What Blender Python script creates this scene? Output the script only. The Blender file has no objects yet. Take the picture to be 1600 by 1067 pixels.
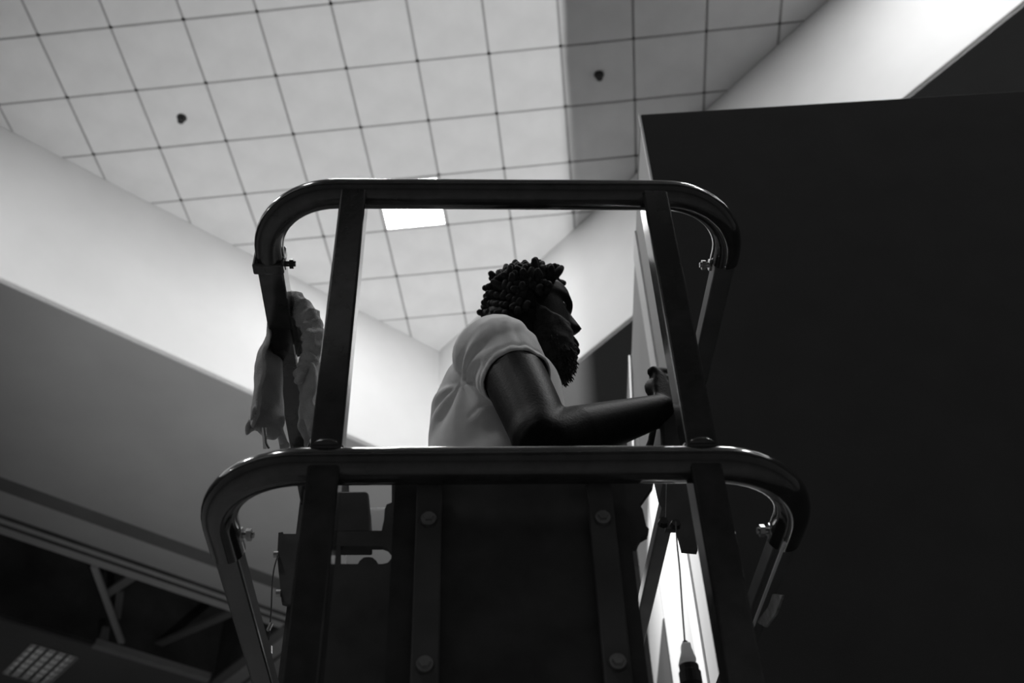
import bpy, bmesh, math, random
from mathutils import Vector, Matrix, noise
random.seed(7)
sc = bpy.context.scene
COL = sc.collection
V = Vector
EYE = 1.5            # height of the camera over the hall floor; everything below is built around the eye point and lifted at the end

# ------------------------------------------------------------------ camera
FOC, PITCH, ROLL, YAW = 1726.0, .75696, -.04108, math.radians(3.4)
_f = V((0, math.cos(PITCH), math.sin(PITCH))); _r = V((1, 0, 0)); _u = V((0, -math.sin(PITCH), math.cos(PITCH)))
_Z = Matrix.Rotation(-YAW, 3, 'Z')
RIGHT = _Z @ (_r*math.cos(ROLL) + _u*math.sin(ROLL)); UP = _Z @ (-_r*math.sin(ROLL) + _u*math.cos(ROLL)); FWD = _Z @ _f
cam = bpy.data.cameras.new('camera'); camo = bpy.data.objects.new('camera', cam); COL.objects.link(camo)
camo.matrix_world = Matrix((RIGHT, UP, -FWD)).transposed().to_4x4()
cam.sensor_width = 36.0; cam.lens = FOC/1600*36; cam.clip_start = .05
cam.dof.use_dof = True; cam.dof.focus_distance = 1.75; cam.dof.aperture_fstop = 6.3
sc.camera = camo
def ray(x, y): return RIGHT*((x-800)/FOC) - UP*((y-533.5)/FOC) + FWD
def onY(x, y, Y): d = ray(x, y); return d*(Y/d.y)
def onZ(x, y, z): d = ray(x, y); return d*(z/d.z)
def onX(x, y, X): d = ray(x, y); return d*(X/d.x)

# ------------------------------------------------------------------ light and exposure
w = bpy.data.worlds.new('world'); sc.world = w; w.use_nodes = True
w.node_tree.nodes['Background'].inputs[0].default_value = (1, 1, 1, 1)
w.node_tree.nodes['Background'].inputs[1].default_value = .065
sc.view_settings.view_transform = 'Standard'; sc.view_settings.look = 'None'
sc.view_settings.gamma = 1; sc.view_settings.use_curve_mapping = False
sc.view_settings.exposure = 0.0
ZC = 8.178                                             # tiled ceiling, ZL the lower ceiling around it
ZL = 6.5
CORNER = V((-.274, 8.808, 0))
A_ = math.radians(40.93-3.4)
DL = V((math.cos(A_), math.sin(A_), 0)); DR = V((DL.y, -DL.x, 0))   # along the left wall towards the corner / along the right wall away from it
def room(a, b, z): p = CORNER - DL*a + DR*b; p.z = z; return p      # a along the left wall, b along the right wall
TILE = .61
G = math.radians(-4.0736-3.4); I0, J0 = 7.7516, -7.3473
def grid(i, j, z):
    x, y = (i-I0)*TILE, (j-J0)*TILE
    return V((x*math.cos(G)-y*math.sin(G), x*math.sin(G)+y*math.cos(G), z))
def area(name, loc, tgt, size, power, shape='SQUARE', sy=None):
    l = bpy.data.lights.new(name, 'AREA'); l.energy = power; l.size = size; l.shape = shape
    if sy: l.size_y = sy
    o = bpy.data.objects.new(name, l); COL.objects.link(o); o.location = loc
    o.rotation_euler = (V(tgt)-V(loc)).to_track_quat('-Z', 'Y').to_euler(); return o
def spot(name, loc, tgt, power, half, blend, radius):
    l = bpy.data.lights.new(name, 'SPOT'); l.energy = power; l.spot_size = 2*math.radians(half); l.spot_blend = blend
    l.shadow_soft_size = radius
    o = bpy.data.objects.new(name, l); COL.objects.link(o); o.location = loc
    o.rotation_euler = (V(tgt)-V(loc)).to_track_quat('-Z', 'Y').to_euler(); return o
# recessed lamps of the coffer that lie behind and beside the picture
for (i, j) in ((5.5, -2.5), (-.5, -3.5), (11.5, -2.5), (-6.5, -4.5), (14.5, -5.5), (2.5, -8.5)):
    p = grid(i, j, ZC-.03); area('ceiling_lamp', p, p-V((0, 0, 1)), .6, 85)
UPL = V((.600, 2.9, -1.02))                            # floor uplight standing close beside the partition
spot('uplight_lamp', UPL, (.35, 7.1, 8.1), 1950, 35, 1., .03)
spot('side_fill_spot', V((-.05, 2.9, 1.95)), V((.62, 2.98, 1.52)), 62, 58, .12, .03)  # unseen spot without a fixture, added to brighten the partition's lower side

# ------------------------------------------------------------------ materials (all neutral greys: a black and white scene)
def mat(name, c, rough=.5, metal=0., spec=.5, nscale=None, namp=.25, bump=0., bscale=None, coat=0., emit=0., sheen=0.):
    m = bpy.data.materials.new(name); m.use_nodes = True; nt = m.node_tree; b = nt.nodes['Principled BSDF']
    b.inputs['Base Color'].default_value = (c, c, c, 1); b.inputs['Roughness'].default_value = rough
    b.inputs['Metallic'].default_value = metal; b.inputs['Specular IOR Level'].default_value = spec
    b.inputs['Coat Weight'].default_value = coat; b.inputs['Coat Roughness'].default_value = .08
    b.inputs['Sheen Weight'].default_value = sheen
    if emit: b.inputs['Emission Color'].default_value = (1, 1, 1, 1); b.inputs['Emission Strength'].default_value = emit
    tc = nt.nodes.new('ShaderNodeTexCoord')
    if nscale:
        n = nt.nodes.new('ShaderNodeTexNoise'); n.inputs['Scale'].default_value = nscale; n.inputs['Detail'].default_value = 4
        nt.links.new(tc.outputs['Object'], n.inputs['Vector'])
        r = nt.nodes.new('ShaderNodeValToRGB'); lo, hi = c*(1-namp), min(1, c*(1+namp))
        r.color_ramp.elements[0].position = .3; r.color_ramp.elements[1].position = .7
        r.color_ramp.elements[0].color = (lo, lo, lo, 1); r.color_ramp.elements[1].color = (hi, hi, hi, 1)
        nt.links.new(n.outputs['Fac'], r.inputs['Fac']); nt.links.new(r.outputs['Color'], b.inputs['Base Color'])
    if bump:
        n2 = nt.nodes.new('ShaderNodeTexNoise'); n2.inputs['Scale'].default_value = bscale or 200; n2.inputs['Detail'].default_value = 3
        nt.links.new(tc.outputs['Object'], n2.inputs['Vector'])
        bp = nt.nodes.new('ShaderNodeBump'); bp.inputs['Strength'].default_value = bump; bp.inputs['Distance'].default_value = .004
        nt.links.new(n2.outputs['Fac'], bp.inputs['Height']); nt.links.new(bp.outputs['Normal'], b.inputs['Normal'])
    return m
def translucent(m, c, fac):
    nt = m.node_tree; out = nt.nodes['Material Output']; t = nt.nodes.new('ShaderNodeBsdfTranslucent'); t.inputs[0].default_value = (c, c, c, 1)
    mx = nt.nodes.new('ShaderNodeMixShader'); mx.inputs[0].default_value = fac
    nt.links.new(nt.nodes['Principled BSDF'].outputs[0], mx.inputs[1]); nt.links.new(t.outputs[0], mx.inputs[2]); nt.links.new(mx.outputs[0], out.inputs['Surface'])
    return m
M = dict(
    tile=mat('ceiling_tile', .74, .95, spec=.2, nscale=3, namp=.05, bump=.15, bscale=120),
    bar=mat('grid_bar', .40, .6, spec=.3, nscale=5, namp=.06),
    wall=mat('painted_wall', .78, .9, spec=.2, nscale=2, namp=.03, bump=.08, bscale=60),
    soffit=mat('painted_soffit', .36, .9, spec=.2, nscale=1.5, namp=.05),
    soffit_shaded=mat('shaded_soffit', .18, .9, spec=.2, nscale=1.5, namp=.08),  # darker copy of the soffit paint; the dimmer light is in the colour
    soffit_right_shaded=mat('shaded_soffit_right', .26, .9, spec=.2, nscale=1.5, namp=.08),  # same soffit paint darkened, shade beyond the right band put into the colour
    slot=mat('shadow_slot', .13, .9, spec=.1, nscale=2, namp=.1),
    plenum=mat('dark_plenum', .07, .95, spec=.1, nscale=2, namp=.3),
    trim=mat('grey_trim', .36, .7, spec=.3, nscale=4, namp=.06),
    floor=mat('hall_floor', .25, .6, nscale=3, namp=.2),
    black=mat('black_cloth', .05, 1., spec=.08, nscale=8, namp=.06, bump=.1, bscale=400),
    side=mat('light_grey_panel', .43, .75, spec=.3, nscale=2.5, namp=.05),
    seam=mat('pale_strip', .80, .6, spec=.4, nscale=6, namp=.04),
    dkpanel=mat('dark_panel', .05, .8, spec=.2, nscale=3, namp=.15),
    steel=mat('black_paint', .032, .14, spec=.55, nscale=30, namp=.3, bump=.03, bscale=90, coat=.5),
    flat=mat('black_sheet', .055, .55, spec=.3, nscale=20, namp=.3, bump=.04, bscale=90),
    strap=mat('dark_strap', .08, .6, spec=.35, nscale=14, namp=.2),
    bolt=mat('zinc_bolt', .4, .3, metal=1, nscale=60, namp=.2),
    chrome=mat('polished_rod', .95, .25, metal=1, nscale=40, namp=.03),
    wire=mat('dark_wire', .02, .4, spec=.5, nscale=80, namp=.3),
    white=mat('white_plastic', .75, .45, nscale=20, namp=.04),
    milky=translucent(mat('milky_plastic', .85, .45, nscale=20, namp=.04), .95, .7),
    decal=mat('grey_sticker', .16, .5, nscale=90, namp=.5),
    rubber=mat('rubber', .02, .7, nscale=30, namp=.2),
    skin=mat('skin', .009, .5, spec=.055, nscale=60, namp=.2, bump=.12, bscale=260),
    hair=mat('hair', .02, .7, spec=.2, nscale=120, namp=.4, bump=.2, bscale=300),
    shirt=mat('jersey', .80, .95, spec=.1, nscale=25, namp=.06, bump=.12, bscale=500, sheen=.3),
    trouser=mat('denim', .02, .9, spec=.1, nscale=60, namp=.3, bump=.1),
    towel=mat('terry', .55, 1., spec=.05, nscale=40, namp=.15, bump=.6, bscale=420, sheen=.4),
    lamp=mat('lamp_diffuser', .9, .4, emit=45.0, nscale=8, namp=.03),
    louver=mat('louver_metal', .55, .25, metal=1, nscale=30, namp=.15),
    glow=mat('dim_diffuser', .6, .5, emit=.08, nscale=6, namp=.1),
    sprinkler=mat('dark_brass', .015, .6, nscale=60, namp=.2),
    eye=mat('eye', .03, .1, spec=.6, nscale=50, namp=.1),
)

# ------------------------------------------------------------------ mesh helpers
class MB:
    def __init__(s): s.v = []; s.f = []
    def add(s, v, f): n = len(s.v); s.v += [V(p) for p in v]; s.f += [tuple(i+n for i in q) for q in f]; return s
    def box(s, c, size, R=None):
        c = V(c); hx, hy, hz = [k/2 for k in size]; vs = []
        for z in (-hz, hz):
            for (x, y) in ((-hx, -hy), (hx, -hy), (hx, hy), (-hx, hy)):
                p = V((x, y, z)); vs.append(c + (R @ p if R else p))
        return s.add(vs, [(0, 3, 2, 1), (4, 5, 6, 7), (0, 1, 5, 4), (1, 2, 6, 5), (2, 3, 7, 6), (3, 0, 4, 7)])
    def prism(s, pts, d):                              # closed polygon swept along d
        n = len(pts); d = V(d); vs = [V(p) for p in pts] + [V(p)+d for p in pts]
        return s.add(vs, [tuple(range(n))[::-1], tuple(range(n, 2*n))] + [(i, (i+1) % n, n+(i+1) % n, n+i) for i in range(n)])
    def bar(s, p, q, wx, wy, up=(0, 0, 1)):            # rectangular bar from p to q
        p, q = V(p), V(q); d = (q-p).normalized(); u = V(up)
        a = d.cross(u).normalized(); b = a.cross(d)
        return s.prism([p+a*(sx*wx/2)+b*(sy*wy/2) for sx, sy in ((-1, -1), (1, -1), (1, 1), (-1, 1))], q-p)
    def tube(s, path, rad, n=20, squash=None, round_caps=False):
        path = [V(p) for p in path]
        if not isinstance(rad, (list, tuple)): rad = [rad]*len(path)
        if round_caps:
            r0, r1 = rad[0], rad[-1]; d0 = (path[0]-path[1]).normalized(); d1 = (path[-1]-path[-2]).normalized()
            pre = [(path[0]+d0*r0*k, r0*math.sqrt(max(0, 1-k*k))) for k in (.97, .8, .5)]
            post = [(path[-1]+d1*r1*k, r1*math.sqrt(max(0, 1-k*k))) for k in (.5, .8, .97)]
            path = [p for p, _ in pre]+path+[p for p, _ in post]; rad = [r for _, r in pre]+list(rad)+[r for _, r in post]
        m = len(path); a = None; vs = []
        for k in range(m):
            d = (path[min(k+1, m-1)]-path[max(k-1, 0)]).normalized()
            if a is None:
                a = d.cross(V((0, 0, 1)) if abs(d.z) < .9 else V((1, 0, 0))).normalized()
            else:
                a = (a - d*a.dot(d)).normalized()
            b = d.cross(a)
            for t in range(n):
                an = 2*math.pi*t/n; vs.append(path[k] + a*(rad[k]*math.cos(an)) + b*(rad[k]*math.sin(an)))
        fs = [(k*n+t, k*n+(t+1) % n, (k+1)*n+(t+1) % n, (k+1)*n+t) for k in range(m-1) for t in range(n)]
        fs += [tuple(range(n))[::-1], tuple((m-1)*n+t for t in range(n))]
        return s.add(vs, fs)
    def rings(s, rings):                               # loft of equally long closed rings, capped
        n = len(rings[0]); vs = [p for r in rings for p in r]
        fs = [(k*n+t, k*n+(t+1) % n, (k+1)*n+(t+1) % n, (k+1)*n+t) for k in range(len(rings)-1) for t in range(n)]
        fs += [tuple(range(n))[::-1], tuple((len(rings)-1)*n+t for t in range(n))]
        return s.add(vs, fs)
    def ball(s, c, r, R=None, n=16, m=10):
        c = V(c); r = V(r) if not isinstance(r, (int, float)) else V((r, r, r)); rr = []
        for k in range(1, m):
            th = math.pi*k/m
            ring = []
            for t in range(n):
                an = 2*math.pi*t/n
                p = V((r.x*math.sin(th)*math.cos(an), r.y*math.sin(th)*math.sin(an), -r.z*math.cos(th)))
                ring.append(c + (R @ p if R else p))
            rr.append(ring)
        return s.rings(rr)
    def mesh(s, name, origin=(0, 0, 0)):
        o = V(origin); me = bpy.data.meshes.new(name)
        me.from_pydata([tuple(p-o) for p in s.v], [], s.f); me.update()
        bm = bmesh.new(); bm.from_mesh(me); bmesh.ops.recalc_face_normals(bm, faces=bm.faces); bm.to_mesh(me); bm.free()
        return me
ORG = {}
def link(name, me, m, parent=None, smooth=False, bevel=0.):
    o = bpy.data.objects.new(name, me); COL.objects.link(o)
    if m and not me.materials: me.materials.append(m)
    if parent: o.parent = parent
    if smooth:
        for p in me.polygons: p.use_smooth = True
        if smooth == 'auto':
            bm = bmesh.new(); bm.from_mesh(me)
            for e in bm.edges:
                if len(e.link_faces) == 2 and e.calc_face_angle(0) > .7: e.smooth = False
            bm.to_mesh(me); bm.free()
    if bevel:
        b = o.modifiers.new('bevel', 'BEVEL'); b.width = bevel; b.segments = 2; b.limit_method = 'ANGLE'
    return o
def wloc(o):
    p = V((0, 0, 0))
    while o: p += o.location; o = o.parent
    return p
def build(mb, name, m, parent=None, origin=None, **k):
    if parent: og = wloc(parent)
    else: og = V(origin) if origin is not None else V((0, 0, 0))
    o = link(name, mb.mesh(name, og), m, parent, **k)
    if not parent: o.location = og
    return o
def tag(o, label=None, cat=None, group=None, kind=None):
    if label: o['label'] = label
    if cat: o['category'] = cat
    if group: o['group'] = group
    if kind: o['kind'] = kind
    return o
def thing(name, label, cat, loc, group=None):
    o = bpy.data.objects.new(name, None); COL.objects.link(o); o.location = loc; o.empty_display_size = .1
    return tag(o, label, cat, group)
def remesh(mb, voxel, smooth=0, post=None):
    me = mb.mesh('tmp'); o = bpy.data.objects.new('tmp', me); COL.objects.link(o)
    r = o.modifiers.new('r', 'REMESH'); r.mode = 'VOXEL'; r.voxel_size = voxel
    if smooth: s = o.modifiers.new('s', 'SMOOTH'); s.factor = .5; s.iterations = smooth
    dg = bpy.context.evaluated_depsgraph_get(); out = bpy.data.meshes.new_from_object(o.evaluated_get(dg))
    bpy.data.objects.remove(o); return out
def lerp_table(tab, z):
    if z <= tab[0][0]: return tab[0][1:]
    for a, b in zip(tab, tab[1:]):
        if z <= b[0]:
            t = (z-a[0])/(b[0]-a[0]); return tuple(x+(y-x)*t for x, y in zip(a[1:], b[1:]))
    return tab[-1][1:]
def catmull(P, n=6):
    P = [V(p) for p in P]; Q = [P[0]*2-P[1]]+P+[P[-1]*2-P[-2]]; out = []
    for k in range(1, len(Q)-2):
        a, b, c, d = Q[k-1:k+3]
        for t in range(n):
            t /= n; out.append(.5*((2*b)+(c-a)*t+(2*a-5*b+4*c-d)*t*t+(3*b-a-3*c+d)*t**3))
    return out+[P[-1]]
def resample(vals, n=6):
    out = []
    for a, b in zip(vals, vals[1:]):
        out += [a+(b-a)*t/n for t in range(n)]
    return out+[vals[-1]]

# ================================================================== THE HALL
def structure(mb, name, m, parent=None, **k):
    o = build(mb, name, m, parent, **k)
    if not parent: tag(o, kind='structure')
    return o
structure(MB().box((0, 6, -EYE-.05), (44, 44, .1)), 'floor', M['floor'])
# coffer: raised tiled ceiling inside four painted bands
W_ = 10.5
structure(MB().prism([room(0, 0, ZL+.01), room(W_, 0, ZL+.01), room(W_, -.15, ZL+.01), room(0, -.15, ZL+.01)], (0, 0, ZC+.04-ZL)), 'wall_left', M['wall'])
structure(MB().prism([room(0, -.15, ZL+.01), room(0, W_, ZL+.01), room(-.15, W_, ZL+.01), room(-.15, -.15, ZL+.01)], (0, 0, ZC+.04-ZL)), 'wall_right', M['wall'])
structure(MB().prism([room(0, W_, ZL+.01), room(W_, W_, ZL+.01), room(W_, W_+.15, ZL+.01), room(0, W_+.15, ZL+.01)], (0, 0, ZC+.04-ZL)), 'wall_front', M['wall'])
structure(MB().prism([room(W_, 0, ZL+.01), room(W_, W_, ZL+.01), room(W_+.15, W_, ZL+.01), room(W_+.15, 0, ZL+.01)], (0, 0, ZC+.04-ZL)), 'wall_back', M['wall'])
ceil = structure(MB().prism([room(-.1, -.1, ZC+.045), room(W_+.1, -.1, ZC+.045), room(W_+.1, W_+.1, ZC+.045), room(-.1, W_+.1, ZC+.045)], (0, 0, .05)), 'ceiling', M['plenum'])
# ceiling tiles, clipped where they meet the bands
def clip(poly):
    for n, lim in ((lambda p: -(p-CORNER).dot(DL), 0.), (lambda p: (p-CORNER).dot(DR), 0.), (lambda p: W_+(p-CORNER).dot(DL), 0.), (lambda p: W_-(p-CORNER).dot(DR), 0.)):
        out = []
        for a, b in zip(poly, poly[1:]+poly[:1]):
            da, db = n(a)-.004, n(b)-.004
            if da >= 0: out.append(a)
            if da*db < 0: out.append(a+(b-a)*(da/(da-db)))
        poly = out
        if len(poly) < 3: return None
    return poly
def inframe(p, mg=60):
    d = p.dot(FWD)
    if d < .1: return False
    x = 800+FOC*p.dot(RIGHT)/d; y = 533.5-FOC*p.dot(UP)/d
    return -mg < x < 1600+mg and -mg < y < 640
LAMP = (5, 3)
field = MB(); full = None; HALF = .5-.0175
for i in range(-10, 24):
    for j in range(-14, 14):
        if (i, j) == LAMP: continue
        c = grid(i+.5, j+.5, ZC)
        quad = [grid(i+.5+sx*HALF, j+.5+sy*HALF, ZC) for sx, sy in ((-1, -1), (1, -1), (1, 1), (-1, 1))]
        pl = clip(quad)
        if not pl: continue
        vis = inframe(c)
        if not vis: field.prism(pl, (0, 0, .018)); continue
        if len(pl) == 4 and all((a-b).length < 1e-4 for a, b in zip(pl, quad)):
            if full is None:
                loc = [q-c for q in quad]; mb = MB()
                mb.add([p+V((0, 0, .018)) for p in loc]+[p+V((0, 0, .003)) for p in loc]+[p*.985 for p in loc],
                       [(0, 1, 2, 3), (0, 4, 5, 1), (1, 5, 6, 2), (2, 6, 7, 3), (3, 7, 4, 0), (4, 8, 9, 5), (5, 9, 10, 6), (6, 10, 11, 7), (7, 11, 8, 4), (11, 10, 9, 8)])
                full = mb.mesh('ceiling_tile')
            o = link('ceiling_tile', full, M['tile'], ceil); o.location = c + V((0, 0, random.uniform(-.002, .002)))
        else:
            mb = MB().prism([p-c for p in pl], (0, 0, .018)); o = link('ceiling_tile', mb.mesh('ceiling_tile'), M['tile'], ceil); o.location = c
tag(build(field, 'tile_field', M['tile'], ceil), kind='stuff')
def barclip(p, q):
    lo, hi = 0., 1.
    for n in (lambda p: -(p-CORNER).dot(DL), lambda p: (p-CORNER).dot(DR), lambda p: W_+(p-CORNER).dot(DL), lambda p: W_-(p-CORNER).dot(DR)):
        a, b = n(p), n(q)
        if a < 0 and b < 0: return None
        if a < 0: lo = max(lo, a/(a-b))
        elif b < 0: hi = min(hi, a/(a-b))
    return (p+(q-p)*lo, p+(q-p)*hi) if lo < hi else None
for k in range(-14, 24):
    for (p, q) in ((grid(k, -16, ZC+.019), grid(k, 16, ZC+.019)), (grid(-12, k, ZC+.019), grid(26, k, ZC+.019))):
        s = barclip(p, q)
        if s and (s[1]-s[0]).length > .1:
            build(MB().bar(s[0], s[1], .03, .018), 'grid_bar', M['bar'], ceil)
# lower ceiling: band along the left wall, slot and edge grooves as flush strips with their shade painted in, dark well with a ledge
def strip(name, m, b0, b1, z, a0, a1, h=.05):
    return structure(MB().prism([room(a0, b0, z), room(a1, b0, z), room(a1, b1, z), room(a0, b1, z)], (0, 0, h)), name, m)
AF, AR = 15., -9.
strip('soffit', M['soffit'], 0, -2.514, ZL, AR, AF)
strip('slot_shade_strip', M['slot'], -2.514, -2.73, ZL-.002, AR, AF)  # flush dark strip; the slot's shade is put into its colour
strip('soffit', M['soffit'], -2.73, -3.12, ZL, AR, AF)
strip('groove_shade_strip_1', M['plenum'], -3.12, -3.175, ZL-.012, AR, AF)  # flush dark strip painting the shade of a groove
strip('trim_3', M['trim'], -3.175, -3.255, ZL-.01, AR, AF)
strip('groove_shade_strip_2', M['plenum'], -3.255, -3.315, ZL-.012, AR, AF)  # second groove, its shade painted as a flush dark strip
strip('trim_5', M['trim'], -3.315, -3.445, ZL-.01, -.28, AF)
E_ = -.30                                              # right end of the well, in a
structure(MB().prism([room(AF, -3.40, ZL+1.0), room(E_-.1, -3.40, ZL+1.0), room(E_-.1, -6.2, ZL+1.0), room(AF, -6.2, ZL+1.0)], (0, 0, .05)), 'well_top', M['plenum'])
structure(MB().prism([room(AF, -3.40, ZL+.0), room(E_, -3.40, ZL), room(E_, -3.34, ZL), room(AF, -3.34, ZL)], (0, 0, 1.0)), 'well_side', M['plenum'])
structure(MB().prism([room(E_, -3.3, ZL+.02), room(E_, -6.2, ZL+.02), room(E_-.06, -6.2, ZL+.02), room(E_-.06, -3.3, ZL+.02)], (0, 0, 1.0)), 'well_side', M['plenum'])
strip('trim_6', M['trim'], -5.06, -5.16, ZL-.01, -.25, 1.25, .09)
strip('soffit', M['soffit_shaded'], -5.16, -9.5, ZL, -.3, 1.27)
strip('soffit', M['soffit_shaded'], -5.16, -5.455, ZL, 1.27, 1.86)
strip('soffit', M['soffit_shaded'], -6.384, -9.5, ZL, 1.27, 1.86)
strip('soffit', M['soffit_shaded'], -5.16, -9.5, ZL, 1.86, AF)
strip('well_side', M['plenum'], -5.07, -5.15, ZL+.03, E_-.1, AF, 1.)
for (n, a0, a1, z, m) in (('trim_7', -.30, -.42, ZL-.005, 'soffit_shaded'), ('trim_8', -.42, -.60, ZL-.012, 'trim'), ('trim_9', -.60, -.66, ZL+.03, 'slot'), ('slot_shade_strip0', -.66, -.85, ZL-.012, 'trim')):
    strip(n, M[m], -3.445, -9.5, z, a0, a1)
strip('soffit', M['soffit'], -3.445, -9.5, ZL, -.85, AR)
# lower ceiling beyond the right band and around the rest of the coffer
structure(MB().prism([room(0, 0, ZL), room(AR, 0, ZL), room(AR, 15, ZL), room(0, 15, ZL)], (0, 0, .05)), 'soffit', M['soffit_right_shaded'])
structure(MB().prism([room(0, W_, ZL), room(15, W_, ZL), room(15, 16, ZL), room(0, 16, ZL)], (0, 0, .05)), 'soffit', M['soffit'])
structure(MB().prism([room(W_, 0, ZL), room(15, 0, ZL), room(15, W_, ZL), room(W_, W_, ZL)], (0, 0, .05)), 'soffit', M['soffit'])
structure(MB().bar(room(-1.6, .3, ZL-.02), room(-1.6, 9, ZL-.02), .14, .05), 'slot_shade_strip1', M['trim'])
# framing struts left open in the dark well
brace = thing('ceiling_strut', 'thin grey steel strut slanting across the dark ceiling well at lower left', 'strut', room(1.9, -3.5, ZL+.02), None)
build(MB().bar(onZ(147, 884, ZL+.05), onZ(190, 1003, ZL+.05), .07, .04), 'strut_bar', M['trim'], brace)
brace2 = thing('ceiling_strut', 'short forked grey strut right of the long slanting one in the ceiling well', 'strut', room(1.55, -3.5, ZL+.1))
build(MB().bar(onZ(206, 902, ZL+.1), onZ(166, 928, ZL+.1), .10, .03), 'strut_bar', M['soffit_shaded'], brace2)
build(MB().bar(onZ(188, 925, ZL+.1), onZ(183, 965, ZL+.1), .08, .03), 'strut_bar', M['slot'], brace2)
brace3 = thing('ceiling_strut', 'long dim strut running low across the ceiling well towards the lift', 'strut', room(.8, -4.2, ZL+.3))
build(MB().bar(onZ(362, 957, ZL+.25), onZ(238, 1010, ZL+.25), .10, .04), 'strut_bar', M['slot'], brace3)
brace4 = thing('ceiling_bracket', 'small grey bracket plate at the left end of the ceiling ledge', 'bracket', room(1.2, -4.9, ZL))
build(MB().prism([onZ(x, y, ZL-.0) for x, y in ((160, 981), (171, 984), (169, 1001), (155, 998))], (0, 0, .03)), 'plate', M['slot'], brace4)
# ceiling light in the picture
def ceiling_light(i, j, label):
    c = grid(i+.5, j+.5, ZC); t = thing('ceiling_light', label, 'ceiling light', c)
    R = Matrix.Rotation(G, 3, 'Z')
    fr = MB()
    for sx, sy, lx, ly in ((0, 1, .59, .02), (0, -1, .59, .02), (1, 0, .02, .55), (-1, 0, .02, .55)):
        fr.box(c+R @ V((sx*.285, sy*.285, .008)), (lx, ly, .03), R)
    build(fr, 'light_frame', M['white'], t)
    build(MB().box(c+R @ V((0, 0, .012)), (.55, .55, .012), R), 'diffuser', M['lamp'], t)
ceiling_light(LAMP[0], LAMP[1], 'glowing square ceiling light set flush among the ceiling tiles')
# sprinkler heads
for (x, y, lab) in ((284, 184, 'small dark sprinkler head in the brightly lit tiles at upper left'), (936, 117, 'small dark sprinkler head in the shaded tiles right of the shadow edge')):
    p = onZ(x, y, ZC); t = thing('sprinkler_head', lab, 'sprinkler', p)
    build(MB().tube([p+V((0, 0, .002)), p-V((0, 0, .012))], [.045, .038], 20), 'escutcheon', M['sprinkler'], t)
    build(MB().tube([p-V((0, 0, .012)), p-V((0, 0, .05))], [.016, .012], 12), 'body', M['sprinkler'], t)
    build(MB().tube([p-V((0, 0, .05)), p-V((0, 0, .056))], [.028, .028], 16), 'deflector', M['sprinkler'], t)
# louvred light fixture at lower left
lf = thing('louvred_light', 'silvery louvred light fixture sunk in the dark lower ceiling at lower left', 'light fixture', room(1.565, -5.92, ZL))
RL = Matrix((DR, DL, V((0, 0, 1)))).transposed()
cl = room(1.565, -5.92, ZL+.03)
fr = MB()
for s in (-1, 1):
    fr.box(cl+DL*(s*.285), (.93, .02, .08), RL); fr.box(cl+DR*(s*.455), (.02, .57, .08), RL)
build(fr, 'frame', M['louver'], lf)
for k in range(9):
    build(MB().box(cl+DL*(-.24+.06*k), (.90, .008, .05), RL @ Matrix.Rotation(.5 if k % 2 else -.4, 3, 'X')), 'slat', M['louver'], lf)
for k in range(5):
    build(MB().box(cl+DR*(-.30+.15*k)+V((0, 0, .012)), (.008, .54, .03), RL), 'cross_blade', M['louver'], lf)
build(MB().box(cl+V((0, 0, .05)), (.90, .55, .01), RL), 'diffuser', M['glow'], lf)

# ================================================================== BLACK PARTITION ON THE RIGHT
AB = math.radians(4.8)
BD = V((math.sin(AB), math.cos(AB), 0)); BX = V((BD.y, -BD.x, 0))
B0 = V((.549, 2.0, 0)); ZB = 2.868
def bx(u, d, z): p = B0+BX*u+BD*d; p.z = z; return p
part = thing('partition', 'tall black partition block filling the right side, its end panelled light grey', 'partition', bx(1.2, .9, -EYE))
build(MB().prism([bx(.02, .02, -EYE), bx(2.6, .02, -EYE), bx(2.6, 1.84, -EYE), bx(.02, 1.84, -EYE)], (0, 0, ZB-.02+EYE)), 'core', M['dkpanel'], part)
build(MB().prism([bx(.0, 0, -EYE), bx(2.62, 0, -EYE), bx(2.62, .02, -EYE), bx(.0, .02, -EYE)], (0, 0, ZB+EYE)), 'front_cloth', M['black'], part, bevel=.004)
def sidep(name, m, d0, d1, z0, z1, th=.018, off=0.):
    return build(MB().prism([bx(off, d0, z0), bx(off, d1, z0), bx(off+th+.004, d1, z0), bx(off+th+.004, d0, z0)], (0, 0, z1-z0)), name, m, part)
sidep('side_panel', M['side'], .022, .47, -EYE, ZB-.005)
tag(sidep('seam_strip', M['seam'], .474, .60, -EYE, ZB-.006, off=-.006), 'narrow pale vertical strip between the grey side panels')
sidep('side_panel', M['side'], .604, 1.22, -EYE, ZB-.006)
sidep('side_panel', M['side'], 1.25, 1.84, 1.82, ZB-.007)
tag(sidep('lower_panel', M['dkpanel'], 1.25, 1.84, -EYE, 1.815, off=-.003), 'dark lower panel of the side')
sidep('seam_strip', M['dkpanel'], 1.22, 1.25, -EYE, ZB-.01, off=.004)
build(MB().prism([bx(-.006, .0, -EYE), bx(-.006, .012, -EYE), bx(.0, .012, -EYE), bx(.0, .0, -EYE)], (0, 0, ZB+EYE)), 'edge_trim', M['seam'], part)
build(MB().prism([bx(0, .02, ZB-.02), bx(2.6, .02, ZB-.02), bx(2.6, 1.84, ZB-.02), bx(0, 1.84, ZB-.02)], (0, 0, .02)), 'top_board', M['dkpanel'], part)
tag(build(MB().prism([bx(-.012, 1.10, ZB-.01), bx(-.012, 1.6, ZB-.01), bx(-.012, 1.5, ZB-.30)], BX*.006), 'loose_flap', M['side'], part), 'small pale triangular flap of cloth hanging from the top edge')
up = thing('uplight', 'small black floor uplight standing close beside the partition side', 'stage light', V((UPL.x-.02, UPL.y, -EYE)))
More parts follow.
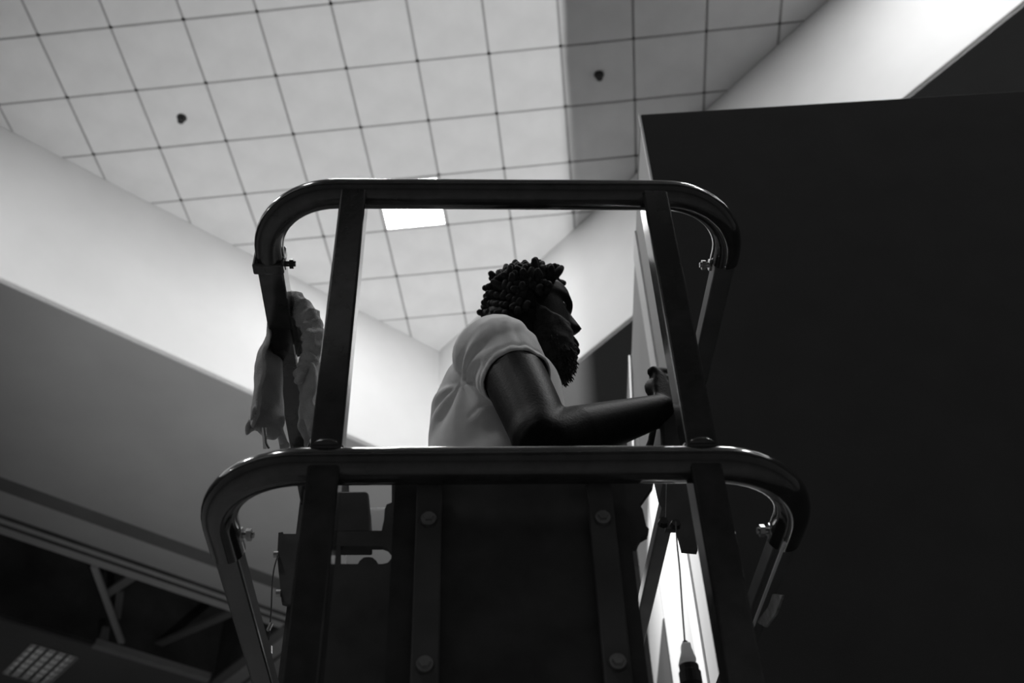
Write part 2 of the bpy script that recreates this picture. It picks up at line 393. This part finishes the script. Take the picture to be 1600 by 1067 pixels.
build(MB().tube([V((UPL.x-.06, UPL.y, -EYE)), V((UPL.x-.06, UPL.y, -EYE+.03))], [.08, .08], 20), 'base', M['flat'], up)
build(MB().tube([V((UPL.x-.06, UPL.y, -EYE+.03)), V((UPL.x-.05, UPL.y, -EYE+.30)), V((UPL.x-.02, UPL.y, UPL.z-.08))], [.02, .05, .05], 20), 'housing', M['flat'], up)

# ================================================================== PERSONNEL LIFT
lift = thing('personnel_lift', 'black tubular platform cage of a one-person lift in the foreground', 'lift', V((.055, 1.8, -EYE)))
XL, XR, Y0, ZT, ZM, RT = -.289, .395, 1.0, 1.235, .754, .0215
def bent(z, y_end, y_left=None):
    R = .11; pts = [V((XL, y_left or y_end, z))]
    for k in range(13):
        t = math.pi/2*k/12; pts.append(V((XL+R-R*math.cos(t), Y0+R-R*math.sin(t), z)))
    for k in range(13):
        t = math.pi/2*k/12; pts.append(V((XR-R+R*math.sin(t), Y0+R-R*math.cos(t), z)))
    pts.append(V((XR, y_end, z))); return pts
build(MB().tube(bent(ZT, 1.125), RT, 28), 'top_rail', M['steel'], lift, smooth='auto')
build(MB().tube(bent(ZM, 1.15, 1.166), RT, 28), 'mid_rail', M['steel'], lift, smooth='auto')
YE = 2.56
for X, z, y0, s in ((XL, ZT, 1.118, .038), (XR, ZT, 1.118, .030), (XL, ZM, 1.14, .030), (XR, ZM, 1.13, .028)):
    build(MB().bar((X, y0, z), (X, YE if X > 0 else 1.76 if z > 1 else 1.74, z), s, s), 'side_rail', M['strap' if X > 0 else 'steel'], lift, bevel=.003)
# sleeves and pins where the side rails slide into the bent tube
build(MB().box((XL-.002, 1.128, ZT), (.046, .02, .044)), 'rail_sleeve', M['steel'], lift, bevel=.003)
for X, z in ((XL, ZT), (XR, ZT), (XL, ZM), (XR, ZM)):
    sgn = 1 if X < 0 else -1
    b = MB(); b.tube([(X+.018*sgn, 1.135, z), (X+.022*sgn, 1.135, z)], .0095, 6); b.tube([(X+.022*sgn, 1.135, z), (X+.036*sgn, 1.135, z)], .0042, 10)
    b.tube([(X+.027*sgn, 1.135, z), (X+.033*sgn, 1.135, z)], .0078, 6)
    build(b, 'rail_bolt', M['bolt'] if X > 0 or z < 1 else M['steel'], lift)
# front posts, upper and lower lengths
for X in (-.155, .270):
    for z0, z1 in ((ZM+.012, ZT-.008), (-.02, ZM-.008)):
        p = build(MB().box((X, Y0, (z0+z1)/2), (.036, .036, z1-z0)), 'front_post', M['steel'], lift, bevel=.003)
        if z1 > 1:
            for zz, ss in ((ZM+.021, 1),):
                build(MB().tube([(X, Y0, zz-.004), (X, Y0, zz+.003)], [.0235, .0205], 20), 'weld_bead', M['steel'], p, smooth=True)
# panel and bolted straps
build(MB().box((.0525, 1.034, .355), (.263, .006, .86)), 'front_panel', M['flat'], lift)
for X in (-.039, .152):
    s = build(MB().box((X, 1.020, .40), (.028, .012, .70)), 'strap', M['strap'], lift, bevel=.002)
    for z in (.690, .519):
        bb = MB().tube([(X, 1.014, z), (X, 1.009, z)], [.0095, .0085], 16); bb.tube([(X, 1.009, z), (X, 1.004, z)], [.0065, .0058], 6)
        build(bb, 'bolt', M['bolt'], s)
# slotted plate left of the panel, made of bars around the slot
def Y(x, y, d=1.10): return onY(x, y, d)
YP = 1.10
slot = [(532, 853), (598, 853), (606, 856), (611, 862), (612, 867), (611, 873), (606, 879), (598, 881), (591, 881), (588, 876), (582, 871), (575, 870), (568, 871), (562, 876), (559, 881), (532, 881)]
outer = [(500, 829), (556, 829), (596, 829), (620, 829), (622, 867), (620, 900), (610, 1067), (600, 1090), (575, 1090), (540, 1090), (495, 1090), (497, 900)]
bm = bmesh.new()
def loop(pts):
    vs = [bm.verts.new(Y(*p)) for p in pts]; return [bm.edges.new((a, b)) for a, b in zip(vs, vs[1:]+vs[:1])]
es = loop(slot)+loop(outer)
bmesh.ops.triangle_fill(bm, edges=es, use_beauty=True)
r = bmesh.ops.extrude_face_region(bm, geom=list(bm.faces))
bmesh.ops.translate(bm, verts=[v for v in r['geom'] if isinstance(v, bmesh.types.BMVert)], vec=(0, .008, 0))
bmesh.ops.recalc_face_normals(bm, faces=bm.faces)
me = bpy.data.meshes.new('slotted_plate'); bm.to_mesh(me); bm.free()
for v in me.vertices: v.co -= wloc(lift)
link('slotted_plate', me, M['flat'], lift)
h = build(MB().prism([Y(*p) for p in ((500, 768), (572, 767), (576, 770), (578, 800), (578, 832), (500, 832))], (0, .05, 0)), 'control_housing', M['flat'], lift, bevel=.003)
build(MB().prism([Y(*p, 1.12) for p in ((530, 757), (545, 757), (545, 769), (528, 769))], (0, .02, 0)), 'housing_clip', M['decal'], h)
build(MB().prism([Y(*p) for p in ((612, 785), (604, 788), (601, 796), (600, 812), (596, 830), (625, 830), (625, 740), (612, 740))], (0, .015, 0)), 'mast_guide', M['flat'], lift)
tag(build(MB().prism([Y(*p, 1.2) for p in ((572, 793), (603, 793), (603, 830), (572, 830))], (0, .004, 0)), 'bearing_block', M['milky'], lift), 'white plastic block beside the black housing')
tag(build(MB().prism([Y(*p, 1.2) for p in ((531, 845), (541, 845), (540, 886), (533, 886))], (0, .004, 0)), 'guide_strip', M['milky'], lift), 'narrow white strip seen through the slot')
build(MB().prism([Y(*p, 1.05) for p in ((975, 745), (1021, 745), (1021, 757), (999, 788), (1004, 795), (1010, 822), (1014, 826), (1013, 833), (1002, 839), (995, 852), (975, 852))], (0, .012, 0)), 'gate_latch', M['flat'], lift)
rod = build(MB().tube([onX(1226, 848, .374), onX(1174, 985, .374)], .0022, 8), 'rail_highlight', M['white'], lift)  # white rod added to paint the lit edge of the side rail
tag(rod, 'thin white line added as the lit edge highlight of the right middle rail')
# left rear post with its plate and the wire lanyard
build(MB().box((-.292, 1.75, .66), (.036, .036, 1.16)), 'rear_post', M['flat'], lift)
rp = build(MB().prism([onY(x, y, 1.72) for x, y in ((435, 832), (442, 831), (443, 834), (470, 834), (470, 950), (440, 940), (436, 900), (433, 870))], (0, .012, 0)), 'hinge_plate', M['flat'], lift)
build(MB().tube([onY(433, 866, 1.715)+V((.002, 0, 0)), onY(433, 866, 1.715)-V((.006, 0, 0))], .006, 8), 'pivot_pin', M['bolt'], rp)
build(MB().tube([onY(437, 927, 1.715)+V((.002, 0, 0)), onY(437, 927, 1.715)-V((.006, 0, 0))], .007, 8), 'pivot_pin', M['bolt'], rp)
ln = build(MB().tube(catmull([onY(*p, 1.6) for p in ((434, 868), (428, 890), (425, 920), (424, 950), (422, 975), (420, 1000))]), .0013, 6), 'lanyard', M['wire'], lift)
build(MB().tube([onY(424, 974, 1.6), onY(419, 985, 1.6)], .0035, 8), 'ferrule', M['bolt'], ln)
build(MB().tube([onY(421, 1010, 1.6), onY(421, 1022, 1.6)], .0045, 8), 'ferrule', M['bolt'], ln)
# right rear posts, sticker
build(MB().box((.395, YE-.018, .66), (.034, .034, 1.12)), 'rear_post', M['flat'], lift)
build(MB().prism([onY(*p, 1.30) for p in ((1042, 745), (1085, 745), (1090, 860), (1066, 858), (1058, 826), (1040, 826))], (0, .01, 0)), 'hinge_plate', M['flat'], lift)
for p in ((1036, 818), (1055, 821)):
    q = onY(*p, 1.28); build(MB().tube([q, q-V((0, .008, 0))], [.008, .006], 8), 'rail_bolt', M['wire'], lift)
tag(build(MB().prism([onX(*p, .376) for p in ((1182, 972), (1196, 980), (1212, 958), (1222, 930), (1207, 928), (1200, 948))], (.003, 0, 0)), 'sticker', M['decal'], lift), 'worn grey sticker on the right middle rail')
# control box with its stick on the right top rail
cb = build(MB().prism([(.328, 1.385, 1.02), (.318, 1.385, 1.045), (.315, 1.385, 1.09), (.32, 1.385, 1.15), (.33, 1.385, 1.165), (.374, 1.385, 1.165), (.376, 1.385, 1.02)], (0, .11, 0)), 'control_box', M['flat'], lift, bevel=.006)
build(MB().tube([(.350, 1.428, 1.160), (.353, 1.428, 1.20), (.356, 1.428, 1.262)], [.014, .012, .013], 14, round_caps=True), 'joystick', M['rubber'], cb, smooth=True)
# platform, mast and chassis below the picture
build(MB().box((.053, 1.78, .085), (.70, 1.60, .03)), 'platform_floor', M['flat'], lift)
build(MB().box((.053, 1.0, .15), (.66, .012, .12)), 'toe_board', M['flat'], lift)
for k, (a, z1) in enumerate(((.22, -.2), (.17, .35), (.12, .8))):
    build(MB().box((.053, 2.70, (z1-1.3)/2), (a, a, z1+1.3)), 'mast_section', M['steel'], lift)
build(MB().box((.053, 1.95, -1.29), (.66, 1.75, .22)), 'chassis', M['flat'], lift, bevel=.02)
for X in (-.28, .386):
    for Yw in (1.25, 2.65):
        build(MB().tube([(X-.03, Yw, -EYE+.1), (X+.03, Yw, -EYE+.1)], .10, 24), 'wheel', M['rubber'], lift)
# hanging pull cord with a white fitting
cd = thing('hanging_cord', 'thin cord with a white fitting on a black plug beside the right post', 'cord', onY(1058, 850, 1.14))
build(MB().tube(catmull([onY(*p, 1.14) for p in ((1056, 815), (1058, 850), (1062, 890), (1066, 950), (1070, 1003))]), .0011, 6), 'cord', M['wire'], cd)
def rect(cx, cy, wd, dp, z): return [V((cx-wd/2, cy-dp/2, z)), V((cx+wd/2, cy-dp/2, z)), V((cx+wd/2, cy+dp/2, z)), V((cx-wd/2, cy+dp/2, z))]
q = onY(1071, 1006, 1.14)
tag(build(MB().rings([rect(q.x, q.y, .010, .012, q.z), rect(q.x, q.y, .011, .014, q.z-.008), rect(q.x-.001, q.y, .018, .020, q.z-.022), rect(q.x-.001, q.y, .016, .018, q.z-.027)]), 'fitting', M['milky'], cd, bevel=.002), 'white plastic fitting')
build(MB().tube([q+V((0, 0, .003)), q-V((0, 0, .001))], .003, 10), 'collar', M['wire'], cd)
build(MB().tube([q+V((0, 0, -.027)), q+V((0, 0, -.034)), q+V((0, 0, -.035)), q+V((0, 0, -.049)), q+V((0, 0, -.050)), q+V((0, 0, -.075))], [.011, .011, .0125, .0125, .0115, .0115], 20), 'plug', M['rubber'], cd)

# ================================================================== TOWEL OVER THE LEFT TOP RAIL
tw = thing('towel', 'rumpled grey terry towel slung over the left top rail', 'towel', V((XL, 1.30, ZT)))
def sheet(fn, nu, nv):
    vs = [fn(i/(nu-1), j/(nv-1)) for j in range(nv) for i in range(nu)]
    fs = [(j*nu+i, j*nu+i+1, (j+1)*nu+i+1, (j+1)*nu+i) for j in range(nv-1) for i in range(nu-1)]
    return MB().add(vs, fs)
def outer_fold(u, v):                                   # u across the cloth (along the rail), v from the rail down
    L = .228
    y = 1.245+.11*u + .012*math.sin(9*v+3*u)
    bulge = .035*math.sin(math.pi*min(1, v*1.15)) ** .8 if v < .87 else .035*max(0, math.sin(math.pi*min(1, v*1.15)))
    prof = lerp_table([(0, .0), (.03, .019), (.06, .025), (.2, .028), (.6, .030), (.85, .028), (1, .022)], v)[0]
    fold = .020*math.sin(2.2*math.pi*u+1.0+1.2*v)*(.3+.7*v) + .008*math.sin(5*math.pi*u+4*v)*v
    x = XL-.004-prof*(.75+.0*u)+fold*.9+.03*v*u
    z = ZT+.026 - L*v*(1-.10*abs(u-.5)) + (.010*math.sin(40*u)+.006*math.sin(97*u))*(v > .97) - .02*(1-v)*0
    n = noise.noise(V((u*4, v*6, 1.3)))*.006
    return V((x+n, y, z))
def inner_fold(u, v):
    L = .235
    y = 1.25+.10*u + .010*math.sin(8*v+2*u)
    prof = lerp_table([(0, .0), (.03, .016), (.06, .026), (.17, .052), (.30, .055), (.45, .036), (.7, .050), (1, .070)], v)[0]
    fold = .018*math.sin(2.6*math.pi*u+.4+3.0*v)*(.35+.65*v)+.010*math.sin(11*v+4*u)*(1-v)
    x = XL+.008+prof+fold*.8-.02*v*u
    z = ZT+.026-L*v*(1-.12*u)+(.010*math.sin(33*u))*(v > .97)
    n = noise.noise(V((u*5, v*9, 7.3)))*.010
    return V((x+n, y, z))
def clothpart(mb, name, thick=.007):
    o = build(mb, name, M['towel'], tw, smooth=True)
    s = o.modifiers.new('s', 'SOLIDIFY'); s.thickness = thick; s.offset = 0
    t = o.modifiers.new('t', 'SUBSURF'); t.levels = t.render_levels = 1; return o
clothpart(sheet(outer_fold, 28, 36), 'outer_hang'); clothpart(sheet(inner_fold, 28, 36), 'inner_hang')
def top_fold(u, v):
    a = outer_fold(u, .0); b = inner_fold(u, .0); p = a+(b-a)*v; p.z += .006*math.sin(math.pi*v); return p
rl = MB(); pth = catmull([(XL-.01, 1.24, ZT+.03), (XL+.022, 1.235, ZT+.022), (XL+.046, 1.235, ZT-.018), (XL+.058, 1.24, ZT-.060), (XL+.052, 1.25, ZT-.095), (XL+.040, 1.255, ZT-.125)], 8)
rl.tube(pth, [.011+.006*math.sin(math.pi*k/(len(pth)-1))+.0025*math.sin(k*1.7) for k in range(len(pth))], 20, round_caps=True)
for v_ in rl.v: v_ += V((noise.noise(v_*38), noise.noise(v_*38+V((9, 0, 0))), noise.noise(v_*30+V((0, 7, 0)))))*.007 + V((noise.noise(v_*110), noise.noise(v_*95+V((3, 0, 0))), 0))*.004
build(rl, 'folded_roll', M['towel'], tw, smooth=True)
clothpart(sheet(top_fold, 20, 6), 'top_fold')
build(MB().tube(catmull([onY(*p, 1.21) for p in ((413, 668), (415, 682), (416, 692), (420, 700))]), .0016, 6), 'loose_thread', M['wire'], tw)
tag(build(MB().prism([onY(*p, 1.215) for p in ((409, 668), (416, 668), (417, 700), (411, 700))], (0, .002, 0)), 'care_tag', M['white'], tw), 'narrow white tag hanging from the hem')

# ================================================================== THE MAN
man = thing('person', 'bearded person with short twisted hair in a light T-shirt leaning over the lift rail', 'person', V((.06, 1.58, .10)))
def tubep(mb, P, rad, n=24, k=6, caps=True): return mb.tube(catmull(P, k), resample(rad, k), n, round_caps=caps)
def oval(cx, cy, z, ax, ay, n=32, tilt=0., e=.85):
    out = []
    for t in range(n):
        a = 2*math.pi*t/n; c, s = math.cos(a), math.sin(a)
        x = ax*math.copysign(abs(c)**e, c); y = ay*math.copysign(abs(s)**e, s)
        out.append(V((cx+x, cy+y, z+tilt*x)))
    return out
TORSO = [(.80, .050, .110, .160), (.88, .052, .118, .165), (.98, .060, .107, .152), (1.08, .060, .105, .158), (1.18, .056, .106, .172), (1.26, .060, .109, .178), (1.315, .067, .103, .168), (1.345, .078, .086, .140), (1.37, .09, .055, .07)]
def torso(mb, grow=0., z0=.80, z1=1.37):
    zs = [z0+(z1-z0)*k/24 for k in range(25)]
    return mb.rings([oval(*(lambda c: (c[0], 1.58, z, c[1]+grow, c[2]+grow))(lerp_table(TORSO, z))) for z in zs])
SH = V((.053, 1.400, 1.293)); HEM = onY(807, 593, 1.355); EL = onY(852, 692, 1.285); WR = onY(1031, 641, 1.395)
SH2 = V((.085, 1.752, 1.298)); EL2 = V((.15, 1.76, 1.035)); WR2 = V((.325, 1.60, 1.20))
HC = V((.1225, 1.58, 1.553)); HS = .90
HR = Matrix.Rotation(math.radians(4), 3, 'Z') @ Matrix.Rotation(math.radians(-5), 3, 'Y')
FT = [(-.128, .072, .010, .022), (-.118, .086, -.002, .034), (-.10, .094, -.02, .046), (-.08, .094, -.04, .054), (-.06, .096, -.052, .060), (-.035, .095, -.062, .066), (0, .099, -.066, .072), (.018, .099, -.068, .075), (.032, .110, -.069, .077), (.06, .109, -.066, .077), (.085, .094, -.057, .068), (.105, .066, -.038, .050), (.119, .030, -.018, .028), (.126, .005, -.00, .006)]
NOSE = [(-.046, 0), (-.042, .006), (-.037, .022), (-.030, .029), (-.018, .024), (0, .015), (.016, .007), (.028, 0)]
LIPS = [(-.110, 0), (-.102, .015), (-.094, .017), (-.086, .006), (-.079, .017), (-.070, .013), (-.060, 0)]
def g(a): return math.exp(-a*a)
def head_pt(z, an, grow=0.):
    xf, xb, wd = lerp_table(FT, z); cx = (xf+xb)/2; ax = (xf-xb)/2+grow; c, s = math.cos(an), math.sin(an)
    x = cx+ax*math.copysign(abs(c)**.92, c); y = (wd+grow)*math.copysign(abs(s)**.92, s)
    if c > 0:
        if -.046 < z < .028: x += lerp_table(NOSE, z)[0]*g(y/(.010+.009*max(0, min(1, -z/.03))))
        if -.11 < z < -.06: x += lerp_table(LIPS, z)[0]*g(y/.024)
        x += .004*g((z-.034)/.010)*g(y/.045)
        x -= .009*(g((abs(y)-.031)/.014)*g((z-.014)/.011))
    return V((x, y, z))
def headw(p): return HC+HR @ (p*HS)
body = MB()
zs = [-.128+.254*k/62 for k in range(63)]
body.rings([[headw(head_pt(z, 2*math.pi*t/72)) for t in range(72)] for z in zs])
for s in (-1, 1):
    body.ball(headw(V((-.004, s*.076, .002))), V((.017, .007, .032)), HR @ Matrix.Rotation(s*.35, 3, 'Z'), 14, 10)
    body.ball(headw(V((.004, s*.077, -.022))), V((.009, .006, .012)), HR, 10, 8)
tubep(body, [(.070, 1.58, 1.33), (.082, 1.58, 1.42), (.098, 1.58, 1.50), (.10, 1.58, 1.55)], [.075, .063, .062, .06])
torso(body)
for s in (-1, 1):                                       # trapezius and legs
    S = SH if s < 0 else SH2
    tubep(body, [(.075, 1.58+s*.03, 1.39), (.07, 1.58+s*.10, 1.345), S+V((0, -s*.02, .012))], [.05, .052, .055])
    tubep(body, [(.052, 1.58+s*.085, .84), (.085, 1.58+s*.095, .62), (.115, 1.58+s*.10, .47), (.07, 1.58+s*.10, .32), (.03, 1.58+s*.10, .17)], [.088, .074, .056, .056, .038])
    body.ball((.075, 1.58+s*.105, .14), V((.12, .042, .035)))
tubep(body, [SH, (SH+HEM)/2+V((.004, 0, .004)), HEM+(EL-HEM)*.35, HEM+(EL-HEM)*.75, EL, EL+(WR-EL)*.25, EL+(WR-EL)*.6, WR], [.062, .054, .050, .047, .043, .044, .036, .027])
tubep(body, [SH2, SH2+(EL2-SH2)*.5, EL2, EL2+(WR2-EL2)*.3, WR2], [.066, .058, .046, .046, .028])
def hand(mb, wrist, pal, fwd, side, curl, thumbdir, grip, th_up):
    """palm from wrist; four fingers stacked along `side`, bent round the grip axis, thumb off the side of the palm"""
    mb.rings([[wrist+(pal-wrist)*t*2 + side*(sx*hw) + curl*(sy*.013) for sx, sy in ((-1, -.7), (-.6, -1), (.6, -1), (1, -.7), (1, .7), (.6, 1), (-.6, 1), (-1, .7))] for t, hw in ((-.05, .024), (.15, .028), (.4, .036), (.7, .040), (.95, .038), (1.05, .030))])
    kn = pal+(pal-wrist)
    for k, (off, ln) in enumerate(((.031, .92), (.0105, 1.), (-.0105, .95), (-.031, .78))):
        b = kn+side*off-fwd*.012
        p1 = b+fwd*(.038*ln)+curl*.008; p2 = p1+curl*(.027*ln)+fwd*.004; p3 = p2+curl*.006*ln-fwd*(.022*ln)
        mb.tube(catmull([b, p1, p2, p3], 4), resample([.0105, .010, .0092, .0078], 4), 12, round_caps=True)
    tb = wrist+(pal-wrist)*.7+side*.026+curl*.006
    t1 = tb+side*.026+fwd*.010+curl*.008; t2 = t1+th_up
    mb.tube(catmull([tb-side*.012, tb+side*.008, t1, t2], 4), resample([.014, .0135, .011, .0085], 4), 12, round_caps=True)
# right fist on the stick: back of the hand to the camera, knuckles to the right
P1 = V((.345, 1.408, 1.218))
hand(body, WR, WR+(P1-WR)*.62+V((-.002, 0, .002)), V((.82, .30, .30)).normalized(), V((-.38, -.0, .92)).normalized(), V((.1, .97, .0)).normalized(), None, None, V((.020, .012, .012)))
hand(body, WR2, V((.352, 1.565, 1.242)), V((.88, -.3, .1)).normalized(), V((-.1, -.95, .1)).normalized(), V((.35, 0, -.9)).normalized(), None, None, V((.02, -.01, -.01)))
bme = remesh(body, .0042, 2); bme.name = 'body'
for v in bme.vertices: v.co -= wloc(man)
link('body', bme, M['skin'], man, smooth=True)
for s in (-1, 1):
    build(MB().ball(headw(V((.077, s*.031, .013))), .0125, None, 14, 10), 'eye', M['eye'], man, smooth=True)
# ---- T-shirt
sh = MB(); torso(sh, .012, .78, 1.372)
hemd = (EL-SH).normalized()
for S, H in ((SH, HEM), (SH2, SH2+(EL2-SH2)*.33)):
    tubep(sh, [S+(V((.075, 1.58, 1.33))-S)*.6, S+V((0, 0, .0)), S+(H-S)*.5+V((.002, 0, .004)), H], [.070, .069, .061, .0525], caps=False)
for s in (-1, 1):
    S = SH if s < 0 else SH2
    tubep(sh, [(.075, 1.58+s*.02, 1.375), (.072, 1.58+s*.09, 1.352), S+V((0, 0, .014))], [.058, .058, .058])
sme = remesh(sh, .0048, 5); sme.name = 't_shirt'
bm = bmesh.new(); bm.from_mesh(sme)
def cutside(co, no, sel):
    vs = [v for v in bm.verts if sel(v.co)]; fs = {f for v in vs for f in v.link_faces}; es = {e for f in fs for e in f.edges}; vv = {v for f in fs for v in f.verts}
    bmesh.ops.bisect_plane(bm, geom=list(fs)+list(es)+list(vv), plane_co=co, plane_no=no, clear_outer=True)
ax = (HEM-SH).normalized(); H2 = SH2+(EL2-SH2)*.33; ax2 = (H2-SH2).normalized()
bm.normal_update()
bmesh.ops.delete(bm, geom=[f for f in bm.faces for (h, n) in ((HEM, ax), (H2, ax2)) if (f.calc_center_median()-h).length < .054 and f.normal.dot(n) > .55 and abs((f.calc_center_median()-h).dot(n)) < .02], context='FACES')
cutside(V((0, 0, .80)), V((0, 0, -1)), lambda c: c.z < .83)
cutside(V((.10, 1.58, 1.405)), V((.35, 0, .94)), lambda c: c.z > 1.37 and abs(c.y-1.58) < .10)
for _ in range(8):
    new = {}
    for v in bm.verts:
        nb = [e.other_vert(v).co for e in v.link_edges if e.is_boundary]
        if len(nb) == 2: new[v] = v.co*.4+(nb[0]+nb[1])*.3
    for v, c in new.items(): v.co = c
bm.normal_update()
for v in bm.verts:
    c = v.co; d = 0.
    t = (c-SH).dot(ax); q = c-SH-ax*t
    if c.y < 1.50 and (c-SH).length < .19:
        L = (HEM-SH).length
        if q.length < .10 and t > -.02:
            side = q.x*.9+q.z*.35
            d += .0026*math.sin(side*290+t*70+2.5*noise.noise(c*16))*max(0, min(1, (t+.02)/.05))*max(0., min(1., .35+side*9))
            d += .0022*g((t-(L-.016))/.003)*-1 + .0012*g((t-(L-.004))/.006)
    dd = (c-V((-.005, 1.42, 1.235)))                    # creases that fan out of the arm pit
    rr = dd.length
    if rr < .16:
        an = math.atan2(dd.z, dd.x+.001); d += .0042*math.sin(an*7+rr*25)*g((rr-.055)/.05)
    d += .004*noise.noise(V((c.x*9+c.z*4, c.y*9, c.z*7)))
    if c.z < 1.27: d += .0045*math.sin(70*(c.z*.55-c.x*.9)+3*noise.noise(c*6))*max(0, min(1, (1.27-c.z)*8))*max(0, min(1, (1.50-c.y)*9))
    v.co = c+v.normal*d
bm.to_mesh(sme); bm.free()
for v in sme.vertices: v.co -= wloc(man)
so = link('t_shirt', sme, M['shirt'], man, smooth=True)
sd = so.modifiers.new('s', 'SOLIDIFY'); sd.thickness = .003; sd.offset = 1
# ---- trousers and shoes
tr = MB()
for s in (-1, 1):
    tubep(tr, [(.052, 1.58+s*.085, .86), (.085, 1.58+s*.095, .62), (.115, 1.58+s*.10, .47), (.07, 1.58+s*.10, .32), (.035, 1.58+s*.10, .19)], [.102, .090, .074, .070, .062])
tr.rings([oval(.052, 1.58, z, .118, .168) for z in (.74, .78, .82, .86, .90)])
tme = remesh(tr, .009, 3)
for v in tme.vertices: v.co -= wloc(man)
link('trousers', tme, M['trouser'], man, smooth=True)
for s in (-1, 1):
    m_ = MB()
    m_.rings([[V((.075+x*(1-k*.06), 1.58+s*.105+y*(1-k*.10), .102+h)) for x, y in ((-.125, 0), (-.11, .035), (-.03, .042), (.06, .05), (.12, .035), (.14, 0), (.12, -.035), (.06, -.05), (-.03, -.042), (-.11, -.035))] for k, h in ((0, 0), (0, .025), (.5, .045), (2, .075))])
    build(m_, 'shoe', M['rubber'], man, smooth='auto')
# ---- hair: a close cap carrying short twisted locks
hm = MB(); locks = 0; R_ = random.Random(3)
def hairline(x, y, z): return z > (.088 if x > .055 else .055 if x > .03 else .012 if x > -.02 else -.052)
cap_rings = []
for k in range(22):
    z = -.055+.178*k/21; ring = []
    for t in range(48):
        an = 2*math.pi*t/48; p = head_pt(z, an, .010)
        if not hairline(p.x, p.y, p.z): p = head_pt(z, an, -.012)
        ring.append(headw(p))
    cap_rings.append(ring)
hm.rings(cap_rings)
N = 330
for k in range(N):
    t = (k+.5)/N; z = 1-1.75*t; an = k*2.399963
    dirv = V((math.sqrt(max(0, 1-z*z))*math.cos(an), math.sqrt(max(0, 1-z*z))*math.sin(an), z))
    zz = .035+dirv.z*.092; ang = math.atan2(dirv.y/.075, dirv.x/.085)
    p = head_pt(max(-.06, min(.124, zz)), ang, .006)
    if dirv.z > .93: p = V((dirv.x*.09, dirv.y*.075, .122))
    if not hairline(p.x-.012, p.y, p.z): continue
    nrm = V((dirv.x, dirv.y, dirv.z+.35)).normalized()
    nrm = (nrm+V((R_.uniform(-.35, .35), R_.uniform(-.35, .35), R_.uniform(-.1, .4)))).normalized()
    ln = R_.uniform(.010, .027)*(1. if p.z > .035 else .6)
    b = headw(p); n3 = HR @ nrm; sidev = n3.orthogonal().normalized()*R_.choice((-1, 1))
    hm.tube(catmull([b-n3*.004, b+n3*ln*.5+sidev*.003, b+n3*ln-sidev*.003], 3), resample([.0090, .0084, .0066], 3), 8, round_caps=True)
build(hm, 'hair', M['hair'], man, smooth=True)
# ---- beard: jaw shell with ragged lower edge
bd = MB()
BT = [(-.190, .052, .030, .008), (-.180, .068, .022, .020), (-.160, .083, .010, .038), (-.140, .093, -.004, .052), (-.118, .098, -.014, .062), (-.098, .100, -.020, .067), (-.075, .100, -.018, .070), (-.055, .096, -.010, .0715), (-.040, .070, -.006, .0735), (-.015, .028, -.004, .0745), (.010, .012, -.002, .0745)]
rr = []
for k in range(34):
    z = -.190+.200*k/33; xf, xb, wd = lerp_table(BT, z); ring = []
    for t in range(48):
        a = 2*math.pi*t/48; c, s = math.cos(a), math.sin(a)
        p = V(((xf+xb)/2+(xf-xb)/2*math.copysign(abs(c)**.9, c), wd*math.copysign(abs(s)**.9, s), z))
        if c > .3 and z > -.11: p.x -= .018*g((z+.088)/.022)*g(p.y/.030)
        p += V((c, s, 0))*noise.noise(p*70)*.004
        ring.append(headw(p))
    rr.append(ring)
bd.rings(rr)
for k in range(420):
    z = R_.uniform(-.186, -.105); xf, xb, wd = lerp_table(BT, z); a = R_.uniform(0, 2*math.pi)
    p = V(((xf+xb)/2+(xf-xb)/2*math.cos(a), wd*math.sin(a), z)); dn = V((math.cos(a)*.45+.05, math.sin(a)*.3, -1)).normalized()
    ln = R_.uniform(.004, .010); q = headw(p)
    bd.tube([q, q+HR @ dn*ln*.6+V((R_.uniform(-.002, .002), 0, 0)), q+HR @ dn*ln], [.0016, .0012, .0003], 5)
build(bd, 'beard', M['hair'], man, smooth=True)

# ------------------------------------------------------------------ lift the whole scene so that the floor lies at zero
for o in list(sc.objects):
    if o.parent is None: o.location.z += EYE
